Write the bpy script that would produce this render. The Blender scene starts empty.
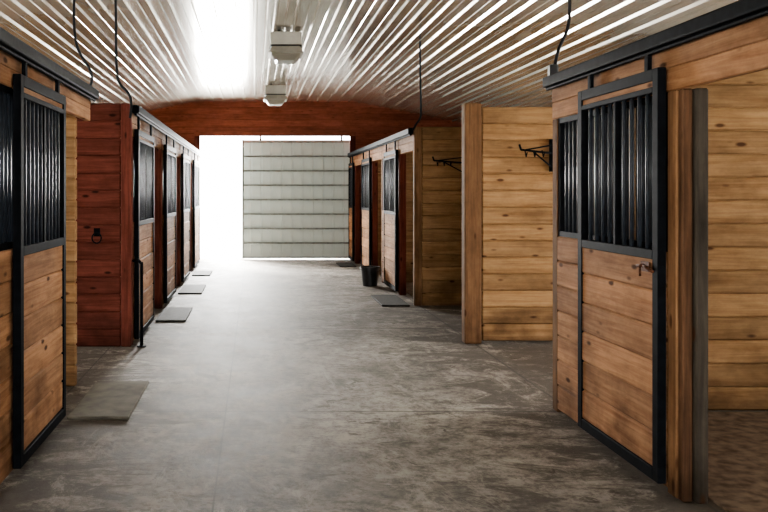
import bpy, bmesh, math, random
from mathutils import Vector, Matrix
random.seed(4)
F=850.0; S=F/600.0
VX,VY=255.0,192.0; CH=1.5
def D(y): return y*S
scn=bpy.context.scene
CX=0.44
XL,XR=-4.9,5.8
YN,YFAR=-4.0,13.2
def zc(x):
    d=abs(x-CX)-1.75
    return 3.5 if d<0 else 3.5-0.2*d

# ---------------------------------------------------------------- materials
def newmat(name):
    m=bpy.data.materials.new(name); m.use_nodes=True
    nt=m.node_tree; b=nt.nodes['Principled BSDF']
    return m,nt,b
def N(nt,t,**k):
    n=nt.nodes.new(t)
    for a,v in k.items(): setattr(n,a,v)
    return n
def ramp(nt,stops):
    r=N(nt,'ShaderNodeValToRGB'); e=r.color_ramp.elements
    e[0].position,e[0].color=stops[0][0],(*stops[0][1],1)
    e[1].position,e[1].color=stops[1][0],(*stops[1][1],1)
    for p,c in stops[2:]:
        x=e.new(p); x.color=(*c,1)
    return r
def mixc(nt,mode,fac,a,b):
    m=N(nt,'ShaderNodeMix',data_type='RGBA',blend_type=mode)
    if isinstance(fac,(int,float)): m.inputs[0].default_value=fac
    else: nt.links.new(fac,m.inputs[0])
    for i,v in ((6,a),(7,b)):
        if isinstance(v,tuple): m.inputs[i].default_value=(*v,1)
        else: nt.links.new(v,m.inputs[i])
    return m.outputs[2]
def wood(name,axis,dark,light,knot=(0.09,0.042,0.02),rough=0.75,var=0.18,grime=True):
    m,nt,b=newmat(name); L=nt.links
    tc=N(nt,'ShaderNodeTexCoord'); geo=N(nt,'ShaderNodeNewGeometry')
    mul=N(nt,'ShaderNodeVectorMath',operation='MULTIPLY_ADD')
    comb=N(nt,'ShaderNodeCombineXYZ')
    for i in range(3): L.new(geo.outputs['Random Per Island'],comb.inputs[i])
    mul.inputs[1].default_value=(13.7,7.3,19.1)
    L.new(comb.outputs[0],mul.inputs[0]); L.new(tc.outputs['Object'],mul.inputs[2])
    def sc(al,ac):
        mp=N(nt,'ShaderNodeMapping'); s=[ac,ac,ac]; s['XYZ'.index(axis)]=al
        mp.inputs['Scale'].default_value=s; L.new(mul.outputs[0],mp.inputs[0]); return mp.outputs[0]
    n1=N(nt,'ShaderNodeTexNoise'); n1.inputs['Scale'].default_value=1; n1.inputs['Detail'].default_value=7; n1.inputs['Distortion'].default_value=0.8
    n1.inputs['Roughness'].default_value=0.65
    L.new(sc(1.3,28),n1.inputs['Vector'])
    r1=ramp(nt,[(0.32,dark),(0.64,light)]); L.new(n1.outputs[0],r1.inputs[0])
    n2=N(nt,'ShaderNodeTexNoise'); n2.inputs['Scale'].default_value=1; n2.inputs['Detail'].default_value=6; n2.inputs['Roughness'].default_value=0.7
    L.new(sc(2.2,4.0),n2.inputs['Vector'])
    r2=ramp(nt,[(0.34,(0.68,0.66,0.64)),(0.62,(1.1,1.09,1.08))]); L.new(n2.outputs[0],r2.inputs[0])
    c=mixc(nt,'MULTIPLY',1.0,r1.outputs[0],r2.outputs[0])
    v=N(nt,'ShaderNodeTexVoronoi'); v.inputs['Scale'].default_value=1
    L.new(sc(3.4,8.5),v.inputs['Vector'])
    rk=ramp(nt,[(0.08,(1,1,1)),(0.16,(0,0,0))]); L.new(v.outputs['Distance'],rk.inputs[0])
    c=mixc(nt,'MIX',rk.outputs[0],c,knot)
    rb=ramp(nt,[(0.0,(1-var,1-var,1-var)),(1.0,(1+var*0.5,1+var*0.45,1+var*0.4))]); L.new(geo.outputs['Random Per Island'],rb.inputs[0])
    c=mixc(nt,'MULTIPLY',1.0,c,rb.outputs[0])
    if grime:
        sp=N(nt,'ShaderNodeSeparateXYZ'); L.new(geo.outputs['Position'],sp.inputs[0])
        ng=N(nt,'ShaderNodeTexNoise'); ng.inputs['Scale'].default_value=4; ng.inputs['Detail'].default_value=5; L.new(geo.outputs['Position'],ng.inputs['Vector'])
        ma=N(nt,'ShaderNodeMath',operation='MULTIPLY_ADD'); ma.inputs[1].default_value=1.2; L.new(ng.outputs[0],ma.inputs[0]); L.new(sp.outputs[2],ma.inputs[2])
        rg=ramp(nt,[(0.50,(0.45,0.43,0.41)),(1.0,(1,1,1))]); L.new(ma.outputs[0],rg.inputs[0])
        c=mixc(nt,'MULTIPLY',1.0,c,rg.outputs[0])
    L.new(c,b.inputs['Base Color']); b.inputs['Roughness'].default_value=rough; b.inputs['Specular IOR Level'].default_value=0.1
    bp=N(nt,'ShaderNodeBump'); bp.inputs['Strength'].default_value=0.3; bp.inputs['Distance'].default_value=0.01
    L.new(n1.outputs[0],bp.inputs['Height']); L.new(bp.outputs[0],b.inputs['Normal'])
    return m
def plain(name,col,rough=0.5,metal=0.0,nscale=12,amt=0.25,bump=0.0,spec=0.5):
    m,nt,b=newmat(name); L=nt.links
    tc=N(nt,'ShaderNodeTexCoord'); n=N(nt,'ShaderNodeTexNoise'); n.inputs['Scale'].default_value=nscale; n.inputs['Detail'].default_value=5
    L.new(tc.outputs['Object'],n.inputs['Vector'])
    lo=tuple(c*(1-amt) for c in col); hi=tuple(min(1,c*(1+amt)) for c in col)
    r=ramp(nt,[(0.3,lo),(0.7,hi)]); L.new(n.outputs[0],r.inputs[0]); L.new(r.outputs[0],b.inputs['Base Color'])
    b.inputs['Roughness'].default_value=rough; b.inputs['Metallic'].default_value=metal; b.inputs['Specular IOR Level'].default_value=spec
    if bump:
        bp=N(nt,'ShaderNodeBump'); bp.inputs['Strength'].default_value=bump; bp.inputs['Distance'].default_value=0.01
        L.new(n.outputs[0],bp.inputs['Height']); L.new(bp.outputs[0],b.inputs['Normal'])
    return m
WARM=((0.29,0.145,0.072),(0.47,0.27,0.15))
TAN=((0.26,0.150,0.072),(0.40,0.255,0.135))
RED=((0.10,0.028,0.020),(0.19,0.060,0.042))
pineY=wood('pine_boards_y','Y',*WARM); pineX=wood('pine_boards_x','X',*TAN); pineZ=wood('pine_posts','Z',(0.15,0.08,0.042),(0.26,0.15,0.08))
redX=wood('red_boards_x','X',*RED,knot=(0.03,0.010,0.007)); redZ=wood('red_posts','Z',*RED,knot=(0.03,0.010,0.007))
sidingX=wood('red_siding','X',(0.24,0.075,0.048),(0.34,0.12,0.08),var=0.15,grime=False,knot=(0.2,0.065,0.04))
postD=wood('rough_post','Z',(0.06,0.034,0.021),(0.15,0.082,0.047))
postG=wood('weathered_post','Z',(0.05,0.043,0.035),(0.10,0.085,0.068))
steel=plain('black_steel',(0.006,0.007,0.009),0.6,0.0,20,0.4,spec=0.05)
barm=plain('grille_bars',(0.018,0.023,0.032),0.4,0.0,20,0.3,spec=0.25)
rust=plain('rusty_iron',(0.12,0.045,0.022),0.6,0.6,60,0.5)
rubber=plain('rubber',(0.05,0.05,0.046),0.8,0,30,0.35,0.3,spec=0.2)
dusty=plain('dusty_rubber',(0.15,0.138,0.112),0.85,0,9,0.35,0.4,spec=0.2)
plast=plain('black_plastic',(0.015,0.017,0.02),0.4)
cordm=plain('cord_rubber',(0.012,0.012,0.014),0.6,spec=0.2)
whitem=plain('beige_enamel',(0.40,0.39,0.34),0.4,0.2,6,0.15)
greyw=plain('grey_block',(0.35,0.34,0.32),0.8)
dirt=plain('stall_dirt',(0.15,0.112,0.082),0.95,0,14,0.45,0.4,spec=0.1)
ground=plain('pale_gravel',(0.88,0.87,0.84),0.9,0,5,0.08)

cm,nt,b=newmat('white_ribbed_steel')
tc=N(nt,'ShaderNodeTexCoord'); mp=N(nt,'ShaderNodeMapping'); mp.inputs['Scale'].default_value=(3,0.5,3)
n=N(nt,'ShaderNodeTexNoise'); n.inputs['Scale'].default_value=1.5; n.inputs['Detail'].default_value=4
nt.links.new(tc.outputs['Object'],mp.inputs[0]); nt.links.new(mp.outputs[0],n.inputs['Vector'])
r=ramp(nt,[(0.3,(0.56,0.53,0.455)),(0.7,(0.71,0.68,0.595))]); nt.links.new(n.outputs[0],r.inputs[0]); nt.links.new(r.outputs[0],b.inputs['Base Color'])
b.inputs['Metallic'].default_value=0.6; b.inputs['Roughness'].default_value=0.2
ceilm=cm
m,nt,b=newmat('ribbed_door_sheet'); b.inputs['Base Color'].default_value=(0.40,0.44,0.41,1); b.inputs['Roughness'].default_value=0.6
tr=N(nt,'ShaderNodeBsdfTranslucent'); tr.inputs[0].default_value=(0.58,0.66,0.60,1)
ms=N(nt,'ShaderNodeMixShader'); ms.inputs[0].default_value=0.008
nt.links.new(b.outputs[0],ms.inputs[1]); nt.links.new(tr.outputs[0],ms.inputs[2]); nt.links.new(ms.outputs[0],nt.nodes['Material Output'].inputs[0])
sheetm=m
girtm=plain('door_girts',(0.20,0.22,0.21),0.6)
m,nt,b=newmat('prismatic_lens'); b.inputs['Base Color'].default_value=(0.5,0.49,0.42,1); b.inputs['Roughness'].default_value=0.25; b.inputs['Transmission Weight'].default_value=0.3
lensm=m
# concrete
m,nt,b=newmat('stained_concrete'); L=nt.links
tc=N(nt,'ShaderNodeTexCoord')
fox=(XL-.2+XR+.2)/2; foy=(D(YN)-.2+D(YFAR)+.5)/2
def noise(scale,det,vec=None,dist=0,rough=0.6):
    n=N(nt,'ShaderNodeTexNoise'); n.inputs['Scale'].default_value=scale; n.inputs['Detail'].default_value=det; n.inputs['Distortion'].default_value=dist
    n.inputs['Roughness'].default_value=rough
    L.new(vec if vec else tc.outputs['Object'],n.inputs['Vector']); return n
def M(op,a,bv):
    n=N(nt,'ShaderNodeMath',operation=op)
    for i,v in enumerate((a,bv)):
        if isinstance(v,(int,float)): n.inputs[i].default_value=v
        elif v is not None: L.new(v,n.inputs[i])
    return n.outputs[0]
sep=N(nt,'ShaderNodeSeparateXYZ'); L.new(tc.outputs['Object'],sep.inputs[0])
a=noise(0.6,8,dist=0.5,rough=0.7); ra=ramp(nt,[(0.38,(0.19,0.172,0.15)),(0.60,(0.36,0.335,0.295))]); L.new(a.outputs[0],ra.inputs[0])
c2=noise(2.6,12,rough=0.8,dist=0.3); rc=ramp(nt,[(0.38,(0.40,0.38,0.36)),(0.56,(1.12,1.12,1.12))]); L.new(c2.outputs[0],rc.inputs[0])
col=mixc(nt,'MULTIPLY',1.0,ra.outputs[0],rc.outputs[0])
c3=noise(12,10,rough=0.85); r3=ramp(nt,[(0.42,(0.42,0.41,0.40)),(0.54,(1.2,1.2,1.2))]); L.new(c3.outputs[0],r3.inputs[0])
col=mixc(nt,'MULTIPLY',0.85,col,r3.outputs[0])
mp=N(nt,'ShaderNodeMapping'); mp.inputs['Scale'].default_value=(0.7,1.5,1); L.new(tc.outputs['Object'],mp.inputs[0])
c4=noise(1.7,12,mp.outputs[0],1.2,0.8)
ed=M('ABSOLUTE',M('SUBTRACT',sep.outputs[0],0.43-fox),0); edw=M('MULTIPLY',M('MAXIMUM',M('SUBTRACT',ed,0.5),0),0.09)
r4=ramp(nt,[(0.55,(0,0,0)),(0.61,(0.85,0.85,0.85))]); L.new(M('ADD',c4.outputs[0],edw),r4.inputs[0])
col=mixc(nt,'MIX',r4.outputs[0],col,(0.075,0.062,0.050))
c6=noise(5,6,dist=0.6,rough=0.7); r6=ramp(nt,[(0.61,(0,0,0)),(0.65,(0.85,0.85,0.85))]); L.new(c6.outputs[0],r6.inputs[0])
col=mixc(nt,'MIX',r6.outputs[0],col,(0.065,0.05,0.038))
mp=N(nt,'ShaderNodeMapping'); mp.inputs['Scale'].default_value=(1.4,0.5,1); mp.inputs['Location'].default_value=(5,3,0); L.new(tc.outputs['Object'],mp.inputs[0])
c5=noise(1.6,12,mp.outputs[0],1.2,0.85); r5=ramp(nt,[(0.55,(0,0,0)),(0.62,(0.6,0.6,0.6))]); L.new(c5.outputs[0],r5.inputs[0])
col=mixc(nt,'MIX',r5.outputs[0],col,(0.42,0.395,0.345))
def line(out,pos,w):
    return M('LESS_THAN',M('ABSOLUTE',M('SUBTRACT',out,pos),0),w)
prev=None
for out,pos,w in ((sep.outputs[0],2.17-fox,0.010),(sep.outputs[0],-0.2-fox,0.005),(sep.outputs[0],-1.4-fox,0.006),(sep.outputs[1],D(4.1)-foy,0.010),(sep.outputs[1],D(6.6)-foy,0.014),(sep.outputs[1],D(9.1)-foy,0.016),(sep.outputs[1],D(1.6)-foy,0.007)):
    l=line(out,pos,w)
    prev=l if prev is None else M('MAXIMUM',prev,l)
col=mixc(nt,'MIX',M('MULTIPLY',prev,0.7),col,(0.05,0.045,0.04))
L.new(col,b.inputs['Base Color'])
rr=N(nt,'ShaderNodeMapRange'); rr.inputs['To Min'].default_value=0.5; rr.inputs['To Max'].default_value=0.85; L.new(c2.outputs[0],rr.inputs[0]); L.new(rr.outputs[0],b.inputs['Roughness'])
b.inputs['Specular IOR Level'].default_value=0.3
bp=N(nt,'ShaderNodeBump'); bp.inputs['Strength'].default_value=0.4; bp.inputs['Distance'].default_value=0.02; L.new(c2.outputs[0],bp.inputs['Height']); L.new(bp.outputs[0],b.inputs['Normal'])
conc=m

# ---------------------------------------------------------------- builder
class MB:
    def __init__(s,*mats): s.bm=bmesh.new(); s.mats=list(mats)
    def box(s,x0,x1,y0,y1,z0,z1,mi=0):
        x0,x1=sorted((x0,x1)); y0,y1=sorted((y0,y1)); z0,z1=sorted((z0,z1))
        v=[s.bm.verts.new(p) for p in ((x0,y0,z0),(x1,y0,z0),(x1,y1,z0),(x0,y1,z0),(x0,y0,z1),(x1,y0,z1),(x1,y1,z1),(x0,y1,z1))]
        for f in ((0,3,2,1),(4,5,6,7),(0,1,5,4),(1,2,6,5),(2,3,7,6),(3,0,4,7)):
            s.bm.faces.new([v[i] for i in f]).material_index=mi
    def cyl(s,p0,p1,r,mi=0,n=8,r2=None):
        p0=Vector(p0);p1=Vector(p1); d=p1-p0
        M=Matrix.Translation((p0+p1)/2)@d.to_track_quat('Z','Y').to_matrix().to_4x4()
        g=bmesh.ops.create_cone(s.bm,cap_ends=True,segments=n,radius1=r,radius2=r if r2 is None else r2,depth=d.length,matrix=M)
        fs=set(f for v in g['verts'] for f in v.link_faces)
        for f in fs: f.material_index=mi; f.smooth=len(f.verts)==4
    def path(s,pts,r,mi=0,n=8):
        for a,b in zip(pts,pts[1:]): s.cyl(a,b,r,mi,n)
    def frustum(s,c,w0,d0,w1,d1,z0,z1,mi=0):
        x,y=c
        a=[s.bm.verts.new((x+i*w0/2,y+j*d0/2,z0)) for i,j in((-1,-1),(1,-1),(1,1),(-1,1))]
        b=[s.bm.verts.new((x+i*w1/2,y+j*d1/2,z1)) for i,j in((-1,-1),(1,-1),(1,1),(-1,1))]
        for f in ([a[3],a[2],a[1],a[0]],b,*[[a[i],a[(i+1)%4],b[(i+1)%4],b[i]] for i in range(4)]):
            s.bm.faces.new(f).material_index=mi
    def boards(s,x0,x1,y0,y1,z0,z1,h=0.18,mi=0,along='X',seam=0):
        n=max(1,round((z1-z0)/h)); hh=(z1-z0)/n
        for i in range(n):
            a,bz=z0+i*hh,z0+(i+1)*hh
            j=random.uniform(-0.003,0.003)
            if along=='X': s.box(x0,x1,y0+j,y1+j,a,bz,mi)
            else: s.box(x0+j,x1+j,y0,y1,a,bz,mi)
    def finish(s,name,parent=None,bevel=0.0,seg=1,auto=False):
        bmesh.ops.recalc_face_normals(s.bm,faces=s.bm.faces)
        vs=s.bm.verts
        xs=[v.co.x for v in vs]; ys=[v.co.y for v in vs]; zs=[v.co.z for v in vs]
        o=Vector(((min(xs)+max(xs))/2,(min(ys)+max(ys))/2,min(zs)))
        for v in vs: v.co-=o
        me=bpy.data.meshes.new(name); s.bm.to_mesh(me); s.bm.free()
        for m in s.mats: me.materials.append(m)
        ob=bpy.data.objects.new(name,me); scn.collection.objects.link(ob)
        if parent: ob.parent=parent; ob.location=o-parent.location
        else: ob.location=o
        if bevel:
            mo=ob.modifiers.new('bevel','BEVEL'); mo.width=bevel; mo.segments=seg; mo.limit_method='ANGLE'
        return ob
def empty(name,loc):
    e=bpy.data.objects.new(name,None); e.location=loc; e.empty_display_size=0.2; scn.collection.objects.link(e); return e

# ---------------------------------------------------------------- shell
y0w,y1w=D(YN),D(YFAR)
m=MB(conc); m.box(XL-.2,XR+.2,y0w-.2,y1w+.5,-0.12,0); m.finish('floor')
m=MB(ground); m.box(-60,60,-60,90,-0.2,-0.13); m.finish('ground')
bm=bmesh.new(); pts=[]; pitch=0.2286; x=XL-.1
prof=[(0,0),(0.086,0),(0.092,-.005),(0.106,-.005),(0.112,0),(0.180,0),(0.194,-.026),(0.216,-.026)]
while x<XR+.1:
    for dx,dz in prof: pts.append((x+dx,zc(x+dx)+dz))
    x+=pitch
ya,yb=y0w,y1w
A=[bm.verts.new((p[0],ya,p[1])) for p in pts]; B=[bm.verts.new((p[0],yb,p[1])) for p in pts]
for i in range(len(pts)-1): bm.faces.new([A[i],A[i+1],B[i+1],B[i]])
o=MB(ceilm); o.bm.free(); o.bm=bm; co=o.finish('ceiling')
OX0,OX1,OZ=-1.21,2.09,2.73
def clip(bm):
    zs=3.5+0.06
    for pn,pc in (((0,0,1),(0,0,zs)),((0.2,0,1),(CX+1.75,0,zs)),((-0.2,0,1),(CX-1.75,0,zs))):
        bmesh.ops.bisect_plane(bm,geom=bm.verts[:]+bm.edges[:]+bm.faces[:],plane_co=pc,plane_no=pn,clear_outer=True)
def endwall(name,ya,yb,mat):
    m=MB(mat); h=0.14; z=0
    while z<3.6:
        zt=z+h
        if zt<=OZ+0.001:
            m.box(XL-.1,OX0,ya,yb,z,zt); m.box(OX1,XR+.1,ya,yb,z,zt)
        else:
            if z<OZ: m.box(XL-.1,OX0,ya,yb,z,zt); m.box(OX1,XR+.1,ya,yb,z,zt); m.box(OX0,OX1,ya,yb,OZ,zt)
            else: m.box(XL-.1,XR+.1,ya,yb,z,zt)
        z=zt
    clip(m.bm)
    bmesh.ops.holes_fill(m.bm,edges=m.bm.edges[:],sides=0)
    return m.finish(name,bevel=0.010)
endwall('wall_back',y1w,y1w+.06,sidingX)
endwall('wall_front',y0w-.06,y0w,sidingX)
m=MB(redZ); m.box(OX0-.12,OX0,y1w-.03,y1w,0,OZ); m.box(OX1,OX1+.12,y1w-.03,y1w,0,OZ); m.finish('trim_1',bevel=.004)
m=MB(sidingX); m.box(OX0-.12,OX1+.12,y1w-.035,y1w,OZ,OZ+.09); m.finish('trim_2',bevel=.004)
def sidewall(name,xa,xb,opens):
    m=MB(greyw); top=min(zc(xa),zc(xb))+.04; y=y0w
    for (a,b,z0,z1) in sorted(opens):
        m.box(xa,xb,y,a,0,top)
        if z0>0: m.box(xa,xb,a,b,0,z0)
        m.box(xa,xb,a,b,z1,top); y=b
    m.box(xa,xb,y,y1w,0,top); m.finish(name)
winsL=[(D(3.0),D(3.9),1.25,2.0),(D(6.5),D(7.2),1.25,2.0),(D(8.4),D(9.1),1.25,2.0),(D(10.2),D(10.9),1.25,2.0)]
winsR=[(D(1.9),D(3.3),1.25,2.0),(D(8.6),D(9.3),1.25,2.0),(D(10.5),D(11.2),1.25,2.0)]
doorL=(D(4.8),D(5.7),0,2.2); doorR=(D(4.4),D(5.8),0,2.2); addedDoorL0=(-3.6,-1.4,0,2.3)  # last one: unseen doorway behind the camera, added to let light in
sidewall('wall_left',XL-.12,XL,winsL+[doorL,addedDoorL0]); sidewall('wall_right',XR,XR+.12,winsR+[doorR])
k=0
for X,ws in ((XL-.06,winsL),(XR+.06,winsR)):
    for a,b,z0,z1 in ws:
        k+=1; m=MB(pineZ); t=.05
        m.box(X-.07,X+.07,a,a+t,z0,z1); m.box(X-.07,X+.07,b-t,b,z0,z1); m.box(X-.07,X+.07,a+t,b-t,z0,z0+t); m.box(X-.07,X+.07,a+t,b-t,z1-t,z1); m.box(X-.02,X+.02,(a+b)/2-.02,(a+b)/2+.02,z0+t,z1-t)
        m.finish('window_%d'%k)

# ---------------------------------------------------------------- stalls
GZ0,GZ1=1.2,2.0
def grille(m,x,ya,yb,z0,z1,sp=0.068,r=0.0125,mi=1,fi=0,fw=0.035,t=0.02):
    m.box(x-t,x+t,ya,yb,z0,z0+fw,fi); m.box(x-t,x+t,ya,yb,z1-fw,z1,fi)
    m.box(x-t,x+t,ya,ya+fw,z0+fw,z1-fw,fi); m.box(x-t,x+t,yb-fw,yb,z0+fw,z1-fw,fi)
    n=max(2,int((yb-ya-2*fw)/sp)); 
    for i in range(1,n): m.cyl((x,ya+fw+(yb-ya-2*fw)*i/n,z0+fw),(x,ya+fw+(yb-ya-2*fw)*i/n,z1-fw),r,mi,6)
def stall(s,fx,y0,y1,door,opening,partN=None,partF=None,hdr=(2.02,2.24),track=(2.22,2.29),redposts=False,trackend=0.0,dtop=2.12,latch=True,hbrd=0.165):
    Y0,Y1=D(y0),D(y1); back=XL if s<0 else XR
    e=empty('horse_stall',(fx,(Y0+Y1)/2,0))
    pz=redZ if redposts else pineZ
    segs=[]; o0,o1=D(opening[0]),D(opening[1])
    if o0-Y0>.12: segs.append((Y0,o0))
    if Y1-o1>.12: segs.append((o1,Y1))
    m=MB(pineY); g=MB(steel,barm); p=MB(pz)
    a,b=fx,fx+s*.04
    for sa,sb in segs:
        pw=.09
        p.box(fx+s*.002,fx+s*.10,sa,sa+pw,0,hdr[0]); p.box(fx+s*.002,fx+s*.10,sb-pw,sb,0,hdr[0])
        ia,ib=sa+pw,sb-pw
        if ib-ia>.12:
            m.boards(min(a,b),max(a,b),ia,ib,0.02,GZ0,h=hbrd,along='Y')
            grille(g,fx+s*.03,ia,ib,GZ0,hdr[0])
    if len(g.bm.verts): g.finish('fixed_grille',e)
    else: g.bm.free()
    if len(m.bm.verts): m.finish('front_boards',e,bevel=.010)
    p.finish('front_posts',e,bevel=.006)
    h=MB(pineY); h.boards(min(a,b),max(a,b),Y0,Y1,hdr[0],hdr[1],h=.12,along='Y'); h.finish('header_boards',e,bevel=.006)
    t=MB(steel); t.box(fx,fx-s*.07,Y0,Y1+trackend,track[0],track[1]); t.box(fx-s*.02,fx-s*.05,Y0,Y1+trackend,track[0]-.02,track[0])
    t.finish('door_track',e,bevel=.012,seg=2)
    d0,d1=D(door[0]),D(door[1]); dx0,dx1=fx-s*.055,fx-s*.012; xm=(dx0+dx1)/2
    dm=MB(pineY); dm.boards(min(dx0+s*.008,dx1),max(dx0+s*.008,dx1),d0+.05,d1-.05,0.11,GZ0-.02,h=hbrd,along='Y'); dm.finish('door_boards',e,bevel=.010)
    g=MB(steel,barm); w=.06
    A,B=min(dx0,dx1),max(dx0,dx1)
    g.box(A,B,d0,d0+w,.05,dtop); g.box(A,B,d1-w,d1,.05,dtop)
    g.box(A,B,d0+w,d1-w,.05,.11); g.box(A,B,d0+w,d1-w,dtop-w,dtop); g.box(A,B,d0+w,d1-w,GZ0-.04,GZ0+.01)
    g.box(A,B,d0+w,d1-w,GZ1+.0,GZ1+.03)
    n=max(3,int((d1-d0-2*w)/.085))
    for i in range(1,n):
        yy=d0+w+(d1-d0-2*w)*i/n; g.cyl((xm,yy,GZ0+.01),(xm,yy,GZ1),.0125,1,8)
    g.box(A+.005,B-.005,(d0+d1)/2-.015,(d0+d1)/2+.015,GZ0,GZ1)
    for yy in (d0+.15,d1-.15):
        g.box(A+.01,B-.01,yy-.02,yy+.02,dtop-.01,track[0])
    g.finish('door_frame_and_bars',e,bevel=.003)
    q=MB(pineY); q.box(A+.01,B-.01,d0+w,d1-w,GZ1+.03,dtop-w); q.finish('door_top_board',e)
    if latch:
        l=MB(rust); yl=d0+.13; zl=1.12; xo=fx-s*.055
        l.box(xo,xo-s*.008,yl-.05,yl+.04,zl-.025,zl+.025)
        l.path([(xo-s*.008,yl+.04,zl),(xo-s*.03,yl+.03,zl),(xo-s*.035,yl-.05,zl+.01),(xo-s*.028,yl-.10,zl-.01),(xo-s*.01,yl-.11,zl-.02)],.008)
        l.cyl((xo-s*.03,yl,zl),(xo-s*.03,yl,zl-.05),.006)
        l.finish('door_latch',e)
    for k2,pp in (('N',partN),('F',partF)):
        if not pp: continue
        yy,mt,pm,tz=pp; Y=D(yy)
        q=MB(mt); q.boards(min(fx+s*.1,back),max(fx+s*.1,back),Y-.05,Y,0,tz,h=.165,along='X'); q.finish('side_partition',e,bevel=.012)
        q=MB(pm); q.box(fx+s*.0,fx+s*.1,Y-.055,Y+.03,hdr[1] if k2=='F' else 0,tz); q.finish('end_post',e,bevel=.008)
    fl=MB(dirt); fl.box(fx+s*.16,back-s*.05,Y0+.08,Y1-.12,0,.012); fl.finish('stall_bedding',e)
    return e

stall(-1,-1.28,1.4,4.66,(3.14,3.89),(3.92,4.60),None,(4.66,pineX,pineZ,2.24),hdr=(2.05,2.24),latch=False)
er=stall(1,2.055,1.0,4.15,(2.98,3.72),(1.9,2.93),None,(4.15,pineX,pineZ,2.24),hdr=(2.0,2.23))
m=MB(postD,postG); yq=D(2.93); m.box(2.062,2.115,yq-.05,yq-.004,0,2.0); m.box(2.118,2.18,yq-.07,yq-.002,0,2.0,1); m.finish('opening_post',er,bevel=.008)
m=MB(pineX); m.boards(2.85,XR,D(4.15)-.05,D(4.15),2.24,2.56,h=.16); m.finish('upper_partition_boards',er,bevel=.008)
ls=[5.85,7.75,9.6,11.4]; le=[7.75,9.6,11.4,13.18]
for i,(a,b) in enumerate(zip(ls,le)):
    stall(-1,-1.2,a,b,(a+.06,a+.98),(a+1.07,b-.04),(a,redX if i==0 else pineX,redZ,2.36),None,hdr=(2.05,2.3),track=(2.27,2.35),redposts=(i==0),latch=False)
rs=[(7.95,9.95),(9.95,11.8),(11.8,13.18)]
for i,(a,b) in enumerate(rs):
    stall(1,2.1,a,b,(a+.8,a+.8+.8 if i<2 else b-.05),(a+.08,a+.78),(a,pineX,pineZ,2.36),None,hdr=(2.05,2.3),track=(2.27,2.35),redposts=True,latch=False)

m=MB(pineX,pineZ); yp=D(5.92)
m.boards(2.24,XR,yp,yp+.05,0.03,2.34,h=.165,along='X'); m.box(2.07,2.24,yp,yp+.14,0,2.38,1)
m.finish('wooden_partition',bevel=.012)

# ---------------------------------------------------------------- racks
def rack(x,y,z,w):
    m=MB(steel)
    m.box(x+w/2-.02,x+w/2+.02,y-.012,y,z-.16,z+.16)
    m.cyl((x+w/2,y-.03,z-.15),(x+w/2,y-.03,z+.15),.012)
    m.cyl((x+w/2,y-.03,z-.12),(x+w/2,y-.01,z-.12),.012); m.cyl((x+w/2,y-.03,z+.12),(x+w/2,y-.01,z+.12),.012)
    m.path([(x+w/2,y-.03,z+.02),(x-w/2,y-.14,z+.05),(x-w/2-.02,y-.15,z+.10)],.010)
    m.path([(x+w/2,y-.03,z-.12),(x-w/2+.12,y-.11,z+.04)],.008)
    m.path([(x+w/2,y-.03,z+.10),(x-w/2+.05,y-.12,z+.05)],.007)
    for i in range(3):
        xx=x-w/2+.04+i*.09; m.path([(xx,y-.13+i*.02,z+.045),(xx,y-.17+i*.02,z-.02),(xx,y-.20+i*.02,z+.02)],.006)
    return m.finish('bridle_rack')
rack(2.75,D(5.92)-.004,1.86,.34); rack(2.55,D(7.95)-.06,1.86,.44)

# ---------------------------------------------------------------- mats, bucket, stop post
def mat(px0,px1,ya,yb,mt):
    m=MB(mt); m.box(px0,px1,D(ya),D(yb),0,.022)
    return m.finish('rubber_mat',bevel=.008,seg=2)
mat(-1.24,-.83,3.95,4.70,dusty)
mat(-1.15,-.80,6.92,7.70,rubber); mat(-1.13,-.78,8.8,9.6,rubber); mat(-1.13,-.8,10.7,11.3,rubber)
mat(1.66,2.03,7.85,8.65,rubber); mat(1.7,2.03,12.0,12.6,rubber)
bm=bmesh.new(); R=[(.0,.01),(.115,.0),(.118,.02),(.15,.29),(.162,.29),(.162,.31),(.145,.31),(.108,.03),(0,.03)]; n=28
rings=[[bm.verts.new((r*math.cos(2*math.pi*i/n),r*math.sin(2*math.pi*i/n),z)) for i in range(n)] for r,z in R[1:-1]]
for a,b in zip(rings,rings[1:]):
    for i in range(n): bm.faces.new([a[i],a[(i+1)%n],b[(i+1)%n],b[i]])
bm.faces.new(rings[0]); bm.faces.new(rings[-1])
o=MB(plast,barm); o.bm.free(); o.bm=bm
hp=[(.163*math.cos(t),-.05-.1*math.sin(t)*1.0,.29-.07*math.sin(t)) for t in [math.pi*i/10 for i in range(11)]]
o.path(hp,.004,1,6)
bk=o.finish('bucket'); bk.location=(1.84,D(9.6),0)
m=MB(steel); xs_=-1.10; ys_=D(5.82)
m.cyl((xs_,ys_,.0),(xs_,ys_,.82),.016); m.cyl((xs_,ys_,0),(xs_,ys_,.012),.045,0,16); m.path([(xs_,ys_,.80),(xs_-.03,ys_+.01,.84),(xs_-.09,ys_+.03,.83)],.014)
m.finish('door_stop_post')
m=MB(steel); xr_,yr_,zr_=-1.53,D(5.85)-.055,1.1
m.box(xr_-.03,xr_+.03,yr_-.008,yr_,zr_-.03,zr_+.05)
m.path([(xr_+.045*math.sin(t),yr_-.02,zr_-.045+.05*math.cos(t)) for t in [2*math.pi*i/14 for i in range(15)]],.007)
m.cyl((xr_,yr_,zr_),(xr_,yr_-.03,zr_),.01); m.finish('tie_ring')

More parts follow.
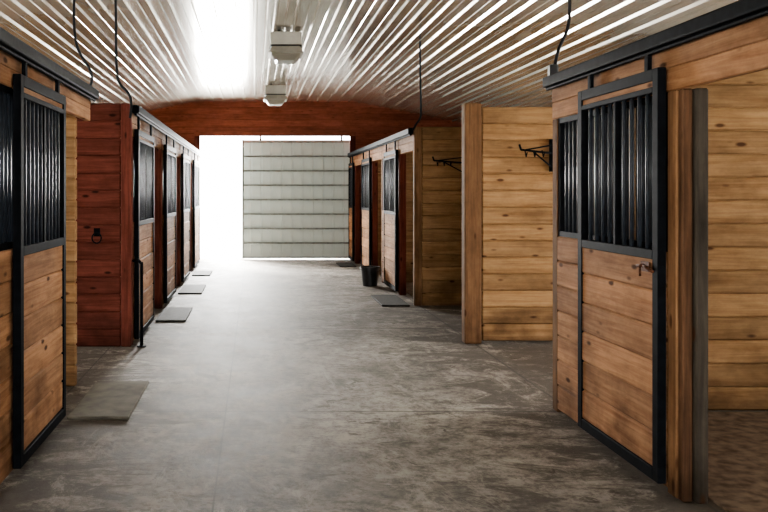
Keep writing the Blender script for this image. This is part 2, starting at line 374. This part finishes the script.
# ---------------------------------------------------------------- cords
def cord(pts,r=.011,box=True):
    cu=bpy.data.curves.new('hanging_cord','CURVE'); cu.dimensions='3D'; cu.bevel_depth=r; cu.bevel_resolution=3
    sp=cu.splines.new('NURBS'); sp.points.add(len(pts)-1); sp.use_endpoint_u=True; sp.order_u=3
    o=Vector(pts[-1])
    for p,q in zip(sp.points,pts): p.co=(*(Vector(q)-o),1)
    ob=bpy.data.objects.new('hanging_cord',cu); ob.location=o; scn.collection.objects.link(ob); cu.materials.append(cordm); return ob
def W(px,py,yf): return ((px-VX)*yf/600,D(yf),CH-(py-VY)*yf/600)
def top(px,yf):
    x=(px-VX)*yf/600; return (x,D(yf),zc(x)-.01)
cord([top(77,4.6),W(74,0,4.6),W(74,30,4.6),W(78,52,4.6),W(90,68,4.6),W(93,80,4.6),W(90,86,4.6)])
cord([top(115,5.8),W(116,0,5.8),W(116,60,5.8),W(118,84,5.8),W(129,92,5.8),W(132,105,5.8),W(130,118,5.8)],.013)
cord([top(420,7.9),W(420,60,7.9),W(421,105,7.9),W(421,118,7.9),W(416,124,7.9),W(413,130,7.9)],.013)
cord([top(570,4.12),W(570,0,4.12),W(569,28,4.12),W(560,45,4.12),W(556,58,4.12),W(554,72,4.12)])
m=MB(plast); x,y,z=W(553,72,4.12); m.box(x-.03,x+.03,y-.03,y+.03,z-.05,z+.05); m.finish('outlet_box',bevel=.008)

# ---------------------------------------------------------------- light fixtures
for yf in (7.5,11.2):
    c=(.38,D(yf)); e=empty('ceiling_light_fixture',(c[0],c[1],3.1))
    m=MB(whitem,steel); m.box(c[0]-.19,c[0]+.19,c[1]-.2,c[1]+.2,3.31,3.47); m.box(c[0]-.195,c[0]+.195,c[1]-.205,c[1]+.205,3.295,3.31,1); m.finish('ballast_housing',e,bevel=.012,seg=2)
    m=MB(whitem); m.frustum(c,.42,.50,.34,.40,3.22,3.295); m.box(c[0]-.215,c[0]+.215,c[1]-.255,c[1]+.255,3.205,3.22); m.finish('reflector',e,bevel=.006)
    m=MB(lensm); m.frustum(c,.24,.30,.38,.46,3.12,3.205); m.finish('lens',e,bevel=.02,seg=3)
    m=MB(steel); m.cyl((c[0]-.08,c[1],3.46),(c[0]-.08,c[1],3.5),.015); m.cyl((c[0]+.08,c[1],3.46),(c[0]+.08,c[1],3.5),.015); m.finish('hangers',e)

# ---------------------------------------------------------------- far sliding door
e=empty('barn_sliding_door',(.9,y1w+.2,0))
bm=bmesh.new(); pts=[]; x=-.286
while x<2.25:
    for dx,dz in ((0,0),(.17,0),(.184,-.014),(.204,-.014),(.2286,0)): pts.append((min(x+dx,2.25),dz))
    x+=.2286
yy=y1w+.16
A=[bm.verts.new((p[0],yy+p[1],.03)) for p in pts]; B=[bm.verts.new((p[0],yy+p[1],2.655)) for p in pts]
for i in range(len(pts)-1):
    if pts[i+1][0]-pts[i][0]>1e-5: bm.faces.new([A[i],A[i+1],B[i+1],B[i]])
o=MB(sheetm); o.bm.free(); o.bm=bm; o.finish('ribbed_sheet',e)
m=MB(girtm)
for i in range(9):
    z=.05+i*(2.56/8); m.box(-.286,2.25,yy-.04,yy-.018,z-.018,z+.018)
for x in (-.286,2.21): m.box(x,x+.045,yy-.07,yy-.03,.03,2.655)
m.finish('girts',e)
m=MB(steel); m.box(-1.4,4.6,yy-.02,yy+.03,2.86,2.92)
for x in (.1,1.9): m.box(x,x+.04,yy-.01,yy+.01,2.64,2.88)
m.finish('hanger_track',e)

# ---------------------------------------------------------------- light
w=bpy.data.worlds.new('World'); scn.world=w; w.use_nodes=True
bg=w.node_tree.nodes['Background']; bg.inputs[0].default_value=(0.97,0.985,1,1); bg.inputs[1].default_value=15.0
def area(name,loc,dirn,sx,sy,p,col=(1,1,1)):
    l=bpy.data.lights.new(name,'AREA'); l.shape='RECTANGLE'; l.size=sx; l.size_y=sy; l.energy=p; l.color=col
    ob=bpy.data.objects.new(name,l); ob.location=loc; ob.rotation_euler=Vector(dirn).to_track_quat('-Z','Y').to_euler(); scn.collection.objects.link(ob); return ob
WC=(1,.90,.76)
area('daylight_far_door',(-.74,y1w+.9,1.9),(0.15,-1,-.45),1.0,1.6,1100,(1,.99,.96))
area('added_rear_fill',(.44,y0w-.2,1.45),(0,1,0),3.2,2.6,35,WC)  # fill lamp in an unseen rear doorway, both added to light the aisle
area('daylight_left_side_door',(XL-.2,D(5.25),1.2),(1,0,0),1.2,2.0,20,WC)
area('added_left_rear_fill',(XL-.2,-2.5,1.3),(1,.6,0),2.0,2.0,260,WC)  # lamp added behind the camera, lights the right stall front and floor
area('daylight_right_side_door',(XR+.2,D(5.1),1.2),(-1,0,0),1.8,2.0,50,WC)
for nm,X,ws,dx,p in (('left',XL-.15,winsL,1,22),('right',XR+.15,winsR,-1,32)):
    for a,b,z0,z1 in ws: area('window_daylight_'+nm,(X,(a+b)/2,(z0+z1)/2),(dx,0,-.25),b-a-.1,.65,p,WC)
l=bpy.data.lights.new('sun','SUN'); l.energy=22; l.angle=math.radians(14); l.color=(1,.97,.9)
ob=bpy.data.objects.new('sun',l); ob.rotation_euler=Vector((0.35,-1,-.95)).to_track_quat('-Z','Y').to_euler(); ob.location=(-3,30,15); scn.collection.objects.link(ob)
# roof over the ceiling sheet, so that sun only enters through real openings
roofm=plain('roof_steel',(0.3,0.1,0.08),0.5,0.3)
bm=bmesh.new(); rp=[(XL-.5,2.72),(CX,4.6),(XR+.5,2.72)]
ra_=[bm.verts.new((x,y0w-.3,z)) for x,z in rp]; rb_=[bm.verts.new((x,y1w+.3,z)) for x,z in rp]
for i in range(2): bm.faces.new([ra_[i],ra_[i+1],rb_[i+1],rb_[i]])
o=MB(roofm); o.bm.free(); o.bm=bm; ro=o.finish('roof'); sm=ro.modifiers.new('t','SOLIDIFY'); sm.thickness=.04

# ---------------------------------------------------------------- camera
cd=bpy.data.cameras.new('Camera'); cam=bpy.data.objects.new('Camera',cd); scn.collection.objects.link(cam); scn.camera=cam
cam.location=(0,0,CH); cam.rotation_euler=(math.radians(90),0,0)
cd.sensor_width=36; cd.sensor_fit='HORIZONTAL'; cd.lens=F/768*36; cd.shift_x=(384-VX)/768; cd.shift_y=-(256-VY)/768; cd.clip_end=300
scn.view_settings.view_transform='AgX'
try: scn.view_settings.look='AgX - Medium High Contrast'
except Exception: pass
scn.view_settings.exposure=0.12
